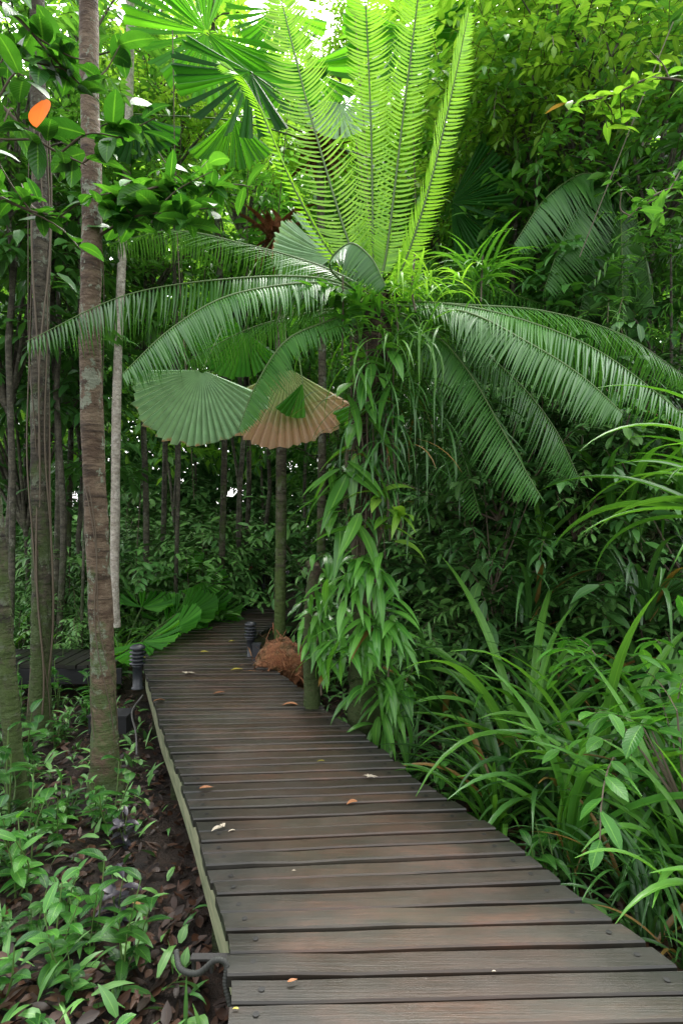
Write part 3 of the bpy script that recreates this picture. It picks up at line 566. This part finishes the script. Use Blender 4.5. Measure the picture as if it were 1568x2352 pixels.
# ---------------------------------------------------------------- strap plants & seedlings & shrubs
def strap_plant(nl,L,W,mat,spread=.06,up=False):
    r=thing('strap_leaf_plant','a','plant');mb=MB();b=rng.normal(0,spread,(nl,3));b[:,2]=np.abs(b[:,2])
    arcs(mb,b,U(0,6.28,nl),U(.9,1.5,nl) if up else U(.75,1.5,nl),U(.6,2.0,nl) if up else U(.9,2.3,nl),U(.55,1.1,nl)*L,U(.7,1.1,nl)*W,14,'strap',.45,rng.normal(0,.25,nl),rng.normal(0,.25,nl),pw=1.6)
    mb.build('leaves',mat,r);return r
S1=strap_plant(22,1.5,.075,M['strap']);S2=strap_plant(30,1.0,.036,M['strapd']);S3=strap_plant(22,1.9,.075,M['strap'],up=True);S4=strap_plant(30,1.5,.055,M['strapd'])
def seedling(nst,h,k,lL,lW,kind,mat):
    r=thing('understory_plant','a','plant');mb=MB();sm_=MB()
    for i in range(nst):
        a=U(0,6.28);tip=np.array([math.cos(a),math.sin(a),0])*U(.05,.3)*h+np.array([0,0,h*U(.7,1.1)])
        s=spline([rng.normal(0,.02,3)*np.array([1,1,0]),tip*.5+rng.normal(0,.02,3),tip],12);tube(sm_,s,np.linspace(.006,.003,12),5)
        t=np.linspace(.25,1,k);p=s[(t*11).astype(int)];az=np.arange(k)*2.4+U(0,6)
        arcs(mb,p,az,np.where(t>.9,.7,.25)+rng.normal(0,.15,k),U(.4,1.1,k),lL*U(.7,1.15,k),lW*U(.8,1.1,k),7,kind,.2,rng.normal(0,.2,k))
    mb.build('leaves',mat,r);sm_.build('stems',M['stem'],r);return r
D1=seedling(3,.42,7,.15,.068,'broad',M['near']);D2=seedling(4,.32,7,.12,.036,'lance',M['near']);D3=seedling(3,.55,8,.17,.06,'lance',M['near']);D4=seedling(3,.3,7,.12,.05,'broad',M['purple'])
D5=seedling(3,.45,7,.14,.058,'broad',M['near2'])
def shrub(mat,ns,lL,lW,kind,h=1.3,k=8):
    r=thing('shrub','a','shrub');mb=MB();sm_=MB();
    b=rng.normal(0,1,(ns,3))*np.array([.4,.4,.0])*h*.6;b[:,2]=U(.1,.95,ns)*h
    for i in range(7):
        tube(sm_,spline([(0,0,0),b[i]*.5,b[i]],8),np.linspace(.012,.005,8),5)
    sprigs(mb,b,np.arctan2(b[:,1],b[:,0])+rng.normal(0,.7,ns),rng.normal(.4,.4,ns),U(.4,1.2,ns),U(.3,.6,ns),k,lL,lW,kind,5,stemmat=1)
    mb.build('leaves',[mat,M['twig']],r);sm_.build('stems',M['twig'],r);return r
B1=shrub(M['dark'],70,.17,.055,'lance');B2=shrub(M['midd'],70,.16,.06,'broad');B3=shrub(M['midd'],80,.13,.045,'ell',1.5,11);B4=shrub(M['near2'],30,.18,.075,'broad',1.0,6)
B5=shrub(M['midd'],46,.16,.02,'strap',1.3,22)
protos=[S1,S2,S3,S4,D1,D2,D3,D4,D5,B1,B2,B3,B4,B5]
def put(pr,x,y,s=1,label=None,group=None,z=None,tilt=None):
    return dup(pr,(x,y,float(gz(x,y))-.02 if z is None else z),U(0,6.28),s,label,'plant',group,tilt or (rng.normal(0,.08),rng.normal(0,.08)))
cnt=0
while cnt<64:
    y=1.7+5.2*U(0,1)**1.1;x=U(-.66*y-.3,xL(y)-.26)
    if x>xL(y)-.26: continue
    if abs(x+1.74)<.25 and abs(y-4.2)<.25: continue
    if abs(x+2)<.4 and 4.6<y<5.4: continue
    pr=[D1,D2,D3,D5,D1,D2][rng.integers(6)]
    put(pr,x,y,U(.6,1.1)*(.8 if y<2.6 else 1.1),'low green broad-leaved plant on the dark forest floor left of the boardwalk','understory plants left of the boardwalk');cnt+=1
for x,y,s in((-1.1,2.75,.8),(-1.3,3.4,.7)): put(D4,x,y,s,'low dark purple-leaved plant against the left side of the boardwalk','purple plants by the boardwalk')
for k in range(34):
    y=U(2.6,6.5);x=xR(y)+U(.3,.3+.35*y)
    if x>.66*y+.3 or (y>4.6 and x<.35): continue
    put([D1,D3,S2,S2,D5][rng.integers(5)],x,y,U(.5,.85),'low green plant on the forest floor right of the boardwalk','understory plants right of the boardwalk')
for k,(x,y,s,pr) in enumerate([(1.35,3.25,.8,S1),(1.75,2.85,.7,S3),(1.1,3.75,.8,S4),(1.65,3.7,.9,S3),(2.1,3.5,.95,S4),(1.45,4.3,1.0,S3),(2.3,4.5,1.1,S4),(1.1,4.4,.9,S2),(1.9,5.0,1.2,S4),(2.7,4.9,1.2,S4),(1.0,5.3,1.1,S4),(1.5,2.45,.5,S2),(1.9,2.5,.65,S1),(2.6,4.0,1.0,S4),(3.2,6.1,1.3,S4),(1.6,6.2,1.3,S4),(1.2,3.0,.5,S2),(2.4,6.3,1.2,S2),(.95,3.5,.55,S1),(1.95,3.1,.8,S1),(1.5,2.1,.4,S1),(1.35,3.6,.8,S4),(1.7,2.5,.55,S3),(2.15,3.9,1.0,S1)]):
    put(pr,x,y,s,'long arching strap-leaved clump in the thicket right of the boardwalk','strap-leaved clumps right of the boardwalk')
for k,(x,y,z,s) in enumerate([(2.6,5.2,1.3,.9),(3.2,5.0,2.0,.8),(2.0,5.6,1.0,.9),(2.45,4.6,.7,.8),(3.4,5.6,1.4,1.),(1.7,5.2,.6,.8),(2.8,4.6,1.6,.7)]):
    put(S4 if k%2 else S1,x,y,s,'strap-leaved tuft high in the right-hand thicket','strap-leaved tufts in the right thicket',z=z)
for k in range(22):
    y=U(5.5,9.5);x=xL(y)-U(.25,2.5)
    if 5.9<y<7.0: continue
    put([S2,S1][k%2],x,y,U(.4,.6),'grassy strap-leaved clump beyond the side deck on the left','strap-leaved clumps left of the path')
for x,y in((-2.5,5.75),(-2.9,5.8),(-3.4,5.8),(-3.9,5.9),(-2.35,5.45)): put(D3,x,y,1.0,'leafy seedling in front of the side deck','seedlings before the side deck')
r=thing('screw_pine','tall screw pine with long arching strap leaves entering from the right edge','plant',(2.35,3.0,-.45));mb=MB()
tube(mb,spline([(0,0,0),(.05,0,.9),(0,0,1.75)],14),np.linspace(.05,.04,14),9,rough=.05);mb.build('trunk',M['barkB'],r);mb=MB();n=34
arcs(mb,np.array([0,0,1.75])+rng.normal(0,.05,(n,3)),np.concatenate([U(2.2,4.2,20),U(0,6.28,14)]),U(.5,1.4,n),U(1.0,2.3,n),U(1.0,1.6,n),U(.05,.068,n),18,'strap',.5,rng.normal(0,.3,n),rng.normal(0,.2,n),pw=1.5);mb.build('leaves',M['strap'],r)
put(B4,1.72,2.85,.85,'broad-leaved light green shrub at the right edge above the strap leaves',z=.05)
cnt=0
while cnt<130:
    y=U(5.2,15);x=U(-.68*y-.5,.68*y+.5)
    if ondeck(x,y,.55 if y>9 else .75) or (abs(x-.2)<.5 and y<6): continue
    if x>-1.3 and x<.3 and y<8.5: continue
    if -6.5<x<-2.2 and 5.7<y<7.4: continue
    if x<0 and y<5.8: continue
    pr=[B1,B2,B3,B1,B5][rng.integers(5)] if x>0 else [B2,B3,B5,B2][rng.integers(4)];s=U(.7,1.5) if x>0 else (U(.4,.8) if y<10 else U(.8,1.5))
    put(pr,x,y,s,'dense leafy shrub in the thicket right of the cycad' if x>.3 else 'dense leafy shrub in the forest left of the path','thicket shrubs' if x>.3 else 'shrubs left of the path');cnt+=1
for k in range(28):
    y=U(5.2,8.5);x=U(.8,.66*y);z=U(.6,2.6)
    put([B1,B5,B3][k%3],x,y,U(.8,1.2),'leafy climber shrub high in the thicket right of the cycad','climbers in the right thicket',z=z-.2)
for k in range(26):
    px=U(120,520);d=U(8.6,12.5);x=(px-784)/F*d
    if ondeck(x,d,.4): continue
    put([B2,B3,B5][k%3],x,d,U(.6,1.25),'leafy green bush among the slender trunks left of the path','bushes among the slender trunks')
for k,(px,d,s) in enumerate([(300,16,2.0),(380,15.5,1.9),(450,17,2.2),(540,17,2.0),(610,18,2.2),(700,15,1.8),(760,14,1.8),(820,13,1.6),(250,14,1.7),(560,15.5,1.0),(340,12.5,1.4),(420,13,1.3)]):
    x=(px-784)/F*d;put([B2,B3][k%2],x,d,s,'tall leafy bush closing the view beyond the far end of the path','tall bushes beyond the path')
for r in protos:
    for c in list(r.children): bpy.data.objects.remove(c)
    bpy.data.objects.remove(r)
# overhanging branches upper left
def branch(label,ctrl,nl,lL,lW,mat,sub=4,orange=None,kind='broad'):
    p=np.array([P(*c) for c in ctrl]);b=p[0];root=thing('overhanging_branch',label,'branch',b);t=MB();s=spline(p-b,30);tube(t,s,np.linspace(.012,.004,30),6);lf=MB()
    for i in range(sub):
        q=s[int(29*(i+1)/(sub+.2))];e=q+rng.normal(0,.18,3)+np.array([0,0,.05]);ss=spline([q,(q+e)/2+rng.normal(0,.03,3),e],8);tube(t,ss,np.linspace(.006,.003,8),5)
        s=np.vstack([s,ss])
    ii=rng.integers(4,len(s),nl);pp=s[ii]+rng.normal(0,.02,(nl,3))
    arcs(lf,pp,U(0,6.28,nl),rng.normal(.1,.4,nl),U(.3,1.1,nl),lL*U(.65,1.15,nl),lW*U(.8,1.15,nl),8,kind,.15,rng.normal(0,.4,nl))
    lf.build('leaves',M[mat],root);t.build('twigs',M['twig'],root)
    if orange is not None:
        o_=MB();c=P(*orange)-b;arcs(o_,[c+np.array([.02,0,.075])],[-1.9],[-1.35],[-.1],[.15],[.12],12,'broad',.18,roll=0,val=[.5]);q=o_.build('orange_leaf',M['orange'],root);q['label']='bright orange dying leaf'
    return root
branch('overhanging branch with broad leaves and one orange leaf at upper left',[(-120,150,2.7),(0,240,2.75),(100,330,2.8),(200,380,2.9)],44,.19,.095,'near',6,(92,270,2.45))
branch('broad-leaved branch in the top left corner',[(-80,-60,2.9),(40,40,2.9),(120,130,3.0),(190,200,3.1)],44,.2,.1,'near',6)
branch('shaded broad-leaved branch low at the left edge above the ferns',[(-60,420,3.2),(60,480,3.2),(150,500,3.3)],34,.17,.08,'near',5)
branch('broad-leaved branch reaching right of the ringed trunk',[(225,470,4.1),(320,440,4.1),(420,420,4.2),(500,440,4.3)],60,.25,.11,'near2',7)
branch('second broad-leaved branch right of the ringed trunk, lower and glossier',[(230,540,4.2),(300,500,4.2),(380,490,4.1),(440,510,4.0)],46,.24,.12,'near',5)
branch('bright leafy branch near top right corner',[(1640,200,4.2),(1500,180,4.2),(1400,220,4.2),(1300,240,4.4)],60,.16,.06,'bright',8,kind='lance')
branch('leafy branch at the right edge above the long fronds',[(1640,420,4.0),(1520,440,4.0),(1440,500,4.0)],50,.16,.055,'mid',7,kind='lance')
for k in range(22):
    d=U(6,12);a=U(120,1450);y0=U(-100,500);mb=MB();p0=P(a,y0,d);tube(mb,spline([p0-p0,P(a+U(-50,50),(y0+1000)/2,d)-p0,P(a+U(-60,60),U(950,1350),d)-p0],24),U(.004,.009),5)
    o=mb.build('liana',M['twig']);o.location=p0;tag(o,'thin brown liana hanging between the forest trunks','vine','hanging lianas')
p0=P(1545,50,4.5);mb=MB();tube(mb,spline([p0-p0,P(1460,260,4.5)-p0,P(1385,450,4.55)-p0,P(1330,590,4.6)-p0],30),.004,5);o=mb.build('liana',M['twig']);o.location=p0;tag(o,'long straight diagonal liana crossing the upper right foliage','vine')
# far forest mass (stuff)
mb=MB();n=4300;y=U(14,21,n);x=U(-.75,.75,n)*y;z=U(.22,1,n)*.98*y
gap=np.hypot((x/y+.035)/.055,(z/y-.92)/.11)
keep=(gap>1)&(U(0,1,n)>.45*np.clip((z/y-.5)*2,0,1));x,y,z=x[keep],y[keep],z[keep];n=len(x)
sprigs(mb,np.stack([x,y,z],-1),U(0,6.28,n),rng.normal(0,.4,n),U(.2,1,n),.9,8,.34,.13,'broad',3,val=np.clip(z/16+rng.normal(0,.3,n),0,.98))  # leaf colour lightens with height, painting in the light from above
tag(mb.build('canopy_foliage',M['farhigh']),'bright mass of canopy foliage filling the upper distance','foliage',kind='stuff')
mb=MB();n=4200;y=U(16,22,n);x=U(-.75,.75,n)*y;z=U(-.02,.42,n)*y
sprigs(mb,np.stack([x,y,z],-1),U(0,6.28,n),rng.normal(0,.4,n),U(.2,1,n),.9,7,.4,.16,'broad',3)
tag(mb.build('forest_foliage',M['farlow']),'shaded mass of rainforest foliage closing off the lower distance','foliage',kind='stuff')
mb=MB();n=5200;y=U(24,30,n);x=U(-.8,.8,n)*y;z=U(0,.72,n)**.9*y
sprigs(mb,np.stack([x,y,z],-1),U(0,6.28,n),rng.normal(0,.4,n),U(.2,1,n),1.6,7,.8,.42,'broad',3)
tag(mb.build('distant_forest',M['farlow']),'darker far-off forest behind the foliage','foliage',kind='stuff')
mb=MB();n=14000;y=1.2+8*U(0,1,n)**1.3;x=U(-.75,.75,n)*y
arcs(mb,np.stack([x,y,gz(x,y)+U(.0,.05,n)],-1),U(0,6.28,n),rng.normal(0,.3,n),rng.normal(.2,.4,n),U(.04,.10,n),U(.015,.045,n),4,'broad',.2,rng.normal(0,.4,n))
tag(mb.build('leaf_litter',M['litter']),'brown fallen leaves covering the dark forest floor','leaves',kind='stuff')
mb=MB();n=9000;y=U(1.6,12,n);x=U(-.75,.75,n)*y;k_=np.array([not ondeck(a,b,.04) for a,b in zip(x,y)])&~((x<-2.2)&(y>6.1)&(y<7.0))&((y>4)|(U(0,1,n)>.5));x,y=x[k_],y[k_];n=len(x)
arcs(mb,np.stack([x,y,gz(x,y)+U(.0,.06,n)],-1),U(0,6.28,n),U(.2,1.3,n),U(.4,1.5,n),U(.06,.2,n),U(.015,.045,n),5,'lance',.2,rng.normal(0,.4,n))
tag(mb.build('ground_cover',M['midd']),'small green seedlings sprouting through the litter','ground cover',kind='stuff')
# log
b=np.array([-.62,6.05,-.45]);r=thing('rotting_log','reddish brown rotting log end beside the curve of the boardwalk','log',b)
mb=MB();pts=spline([(.22,.5,.10),(.05,.1,.38),(-.03,-.12,.46),(-.05,-.24,.46)],30);tube(mb,pts,np.array([.25]*18+[.27,.26,.25,.24,.22,.2,.18,.15,.12,.09,.05,.01]),30,rough=.09);mb.build('log_body',M['fibre'],r)
mb=MB();n=320;arcs(mb,rng.normal(0,.13,(n,3))*np.array([1,.8,1])+np.array([-.03,-.12,.42]),U(0,6.28,n),U(-1.3,1.3,n),U(-.5,1.6,n),U(.1,.26,n),U(.008,.02,n),6,'strap',.3);mb.build('fibre_shag',M['fibre'],r)
# ---------------------------------------------------------------- bollard lamps
def bollard(label,x,y,s,z=-.02):
    r=thing('bollard_lamp',label,'lamp',(x,y,z),'lamp bollards along the boardwalk',0,s)
    mb=MB();lathe(mb,(0,0,0),[(.0,0),(.055,0),(.055,.012),(.042,.02),(.042,.20),(.05,.205),(.05,.22),(0,.22)]);mb.build('post',M['black'],r)
    mb=MB();lathe(mb,(0,0,0),[(.0,.221),(.032,.221),(.032,.365),(0,.365)]);mb.build('lens',M['lens'],r)
    for k in range(4):
        z0=.235+k*.034;mb=MB();lathe(mb,(0,0,0),[(.034,z0+.014),(.068,z0),(.072,z0-.004),(.072,z0+.002),(.036,z0+.018)]);mb.build('louvre',M['black'],r)
    mb=MB();lathe(mb,(0,0,0),[(0,.366),(.066,.366),(.07,.372),(.066,.385),(.045,.40),(.02,.408),(0,.41)]);mb.build('cap',M['black'],r)
bollard('nearest black louvred bollard lamp at the left edge of the boardwalk',-1.86,5.2,1.0)
bollard('black louvred bollard lamp on the inside of the bend by the rotting log',-1.02,6.4,1.0)
bollard('farthest black louvred bollard lamp at the end of the visible path',-1.5,10.9,.85)
mb=MB();box(mb,(-.04,-.04,-.3),(.04,.04,.2));box(mb,(-.047,-.047,.2),(.047,.047,.215));o=mb.build('short_post',M['black'],smooth=False);o.location=(-.90,6.05,0);tag(o,'short square black post beside the bollard lamp at the bend','post')
b=np.array([-2.05,5.05,-.34]);r=thing('junction_box','black cable junction box below the nearest bollard lamp','box',b)
mb=MB();box(mb,(-.15,-.1,0),(.18,.1,.14));mb.build('body',M['dimblack'],r,smooth=False);mb=MB();box(mb,(-.16,-.11,.142),(.19,.11,.158));mb.build('lid',M['dimblack'],r,smooth=False)
b=np.array([-1.78,5.1,-.05]);mb=MB();tube(mb,spline([(0,0,0),(-.02,-.2,-.08),(.12,-.5,-.15),(.2,-.7,-.25)],24),.008,8);o=mb.build('cable',M['cable']);o.location=b;tag(o,'dark cable running down under the deck from the nearest bollard lamp','cable')
b=P(540,2160,2.02);r=thing('steel_bracket','dark steel bracket fixed to the left side of the deck near the bottom','bracket',b)
mb=MB();box(mb,(-.16,.0,-.075),(.0,.03,-.067));mb.build('plate',M['steel'],r,smooth=False)
for xx in(-.155,-.09):
    mb=MB();box(mb,(xx,.003,-.12),(xx+.01,.027,-.076));mb.build('flange',M['steel'],r,smooth=False)
c=spline([P(405,2185,2.05),P(415,2225,1.98),P(455,2235,1.93),P(495,2205,1.92),P(520,2215,1.92),P(518,2260,1.9),P(530,2310,1.88)],120);b=c[0]
rad=.0095*(1+.16*np.sin(np.arange(120)*2.1));mb=MB();tube(mb,c-b,rad,10);o=mb.build('conduit',M['conduit']);o.location=b;tag(o,'looped grey corrugated conduit beside the bottom left of the deck','conduit')
b=np.array([-2.7,13.2,0.]);r=thing('railing','dark metal railing at the far turn of the boardwalk','railing',b)
for x in(0,.45,.9):
    mb=MB();box(mb,(x-.02,-.02,0),(x+.02,.02,.85));mb.build('post',M['black'],r,smooth=False)
for z in(.25,.55,.87):
    mb=MB();box(mb,(-.05,-.022,z-.015),(.95,.022,z+.015));mb.build('rail',M['black'],r,smooth=False)
b=np.array([-2.15,13.12,.35]);r=thing('cloth_bag','small red and white cloth hanging on the far railing','cloth',b)
mb=MB();lathe(mb,(0,0,0),[(.0,0),(.08,.02),(.1,.12),(.07,.26),(.02,.36)],10);mb.build('red_part',M['red'],r)
mb=MB();lathe(mb,(.05,-.03,.12),[(.0,0),(.05,.02),(.06,.1),(.03,.24),(.0,.3)],10);mb.build('white_part',M['white'],r)
fl=[(510,1905,'paleleaf',.06,'pale curled leaf on the left of the near deck'),(540,1912,'paleleaf',.035,'small pale leaf scrap beside the pale curled leaf on the near deck'),(842,1790,'paleleaf',.07,'pale crumpled leaf in the middle of the deck'),(458,1815,'brownleaf',.08,'orange brown leaf near the left deck edge'),(683,1622,'brownleaf',.13,'curled brown leaf right of centre on the deck near the ferns'),(425,1550,'paleleaf',.11,'tan curled leaf on the far left part of the deck'),(490,1597,'brownleaf',.12,'dark orange leaf mid deck beyond the orange brown leaf'),(378,1611,'brownleaf',.1,'brown leaf at the left deck edge before the bollard'),(530,1542,'yellowleaf',.13,'yellow narrow leaf on the deck near the bend'),(335,1512,'yellowleaf',.09,'yellow leaf beside the nearest bollard lamp'),(820,1845,'brownleaf',.07,'narrow tan leaf below the pale crumpled leaf'),(745,1752,'yellowleaf',.05,'tiny yellow green leaf right of centre on the deck'),(660,2262,'brownleaf',.035,'small orange brown leaf on the nearest planks'),(548,2325,'yellowleaf',.02,'tiny yellow speck leaf at the bottom left deck edge'),(670,2005,'paleleaf',.02,'tiny white petal on the near planks'),(525,1476,'yellowleaf',.1,'yellow leaf far up the deck past the bend'),(1138,2238,'paleleaf',.015,'tiny pale petal on the right of the nearest planks'),(460,1500,'yellowleaf',.1,'yellow leaf left of the bend bollard on the deck')]
for px,py,mt,L,lb in fl:
    d=H*F/(py-HY);x=(px-784)/F*d;mb=MB()
    arcs(mb,[(0,0,0.004)],[U(-.4,.4)+(PI if U(0,1)>.5 else 0)],[.25],[.5],[L],[L*.36],9,'lance',.45,roll=U(-.25,.25),tw=.7,val=[.5])
    if mt=='paleleaf' and L>.05: arcs(mb,[(.01,0,.006)]*4,U(0,6,4),[.5]*4,[1.0]*4,[L*.6]*4,[L*.16]*4,8,'lance',.6,val=[.8]*4)
    o=mb.build('fallen_leaf',M[mt]);o.location=(x,d,.006);tag(o,lb,'leaf','fallen leaves on the boardwalk')
# ---------------------------------------------------------------- light, camera
w=bpy.data.worlds.new('World');bpy.context.scene.world=w;w.use_nodes=True;nt=w.node_tree;bg=nt.nodes['Background']
sk=nd(nt,'ShaderNodeTexSky',sky_type='NISHITA',sun_disc=False,sun_elevation=math.radians(62),sun_rotation=math.radians(15));sk.dust_density=4
hs=nd(nt,'ShaderNodeHueSaturation');hs.inputs['Saturation'].default_value=.12;hs.inputs['Value'].default_value=5.7
nt.links.new(sk.outputs[0],hs.inputs['Color']);nt.links.new(hs.outputs[0],bg.inputs[0]);bg.inputs[1].default_value=.15
su=bpy.data.lights.new('sun','SUN');su.energy=4.5;su.angle=math.radians(25);su.color=(1,.97,.86);so=bpy.data.objects.new('sun',su);C.objects.link(so)
el,az=math.radians(62),math.radians(15)
dv=Vector((math.sin(az)*math.cos(el),math.cos(az)*math.cos(el),math.sin(el)));so.rotation_euler=dv.to_track_quat('Z','Y').to_euler()
cam=bpy.data.cameras.new('camera');co=bpy.data.objects.new('camera',cam);C.objects.link(co);co.location=(0,0,H);co.rotation_euler=(PI/2,0,0)
cam.sensor_fit='VERTICAL';cam.sensor_height=36;cam.sensor_width=24;cam.lens=F/2352*36;cam.shift_y=(HY-1176)/2352;cam.clip_end=600;cam.clip_start=.05
bpy.context.scene.camera=co
bpy.context.scene.view_settings.view_transform='Standard'
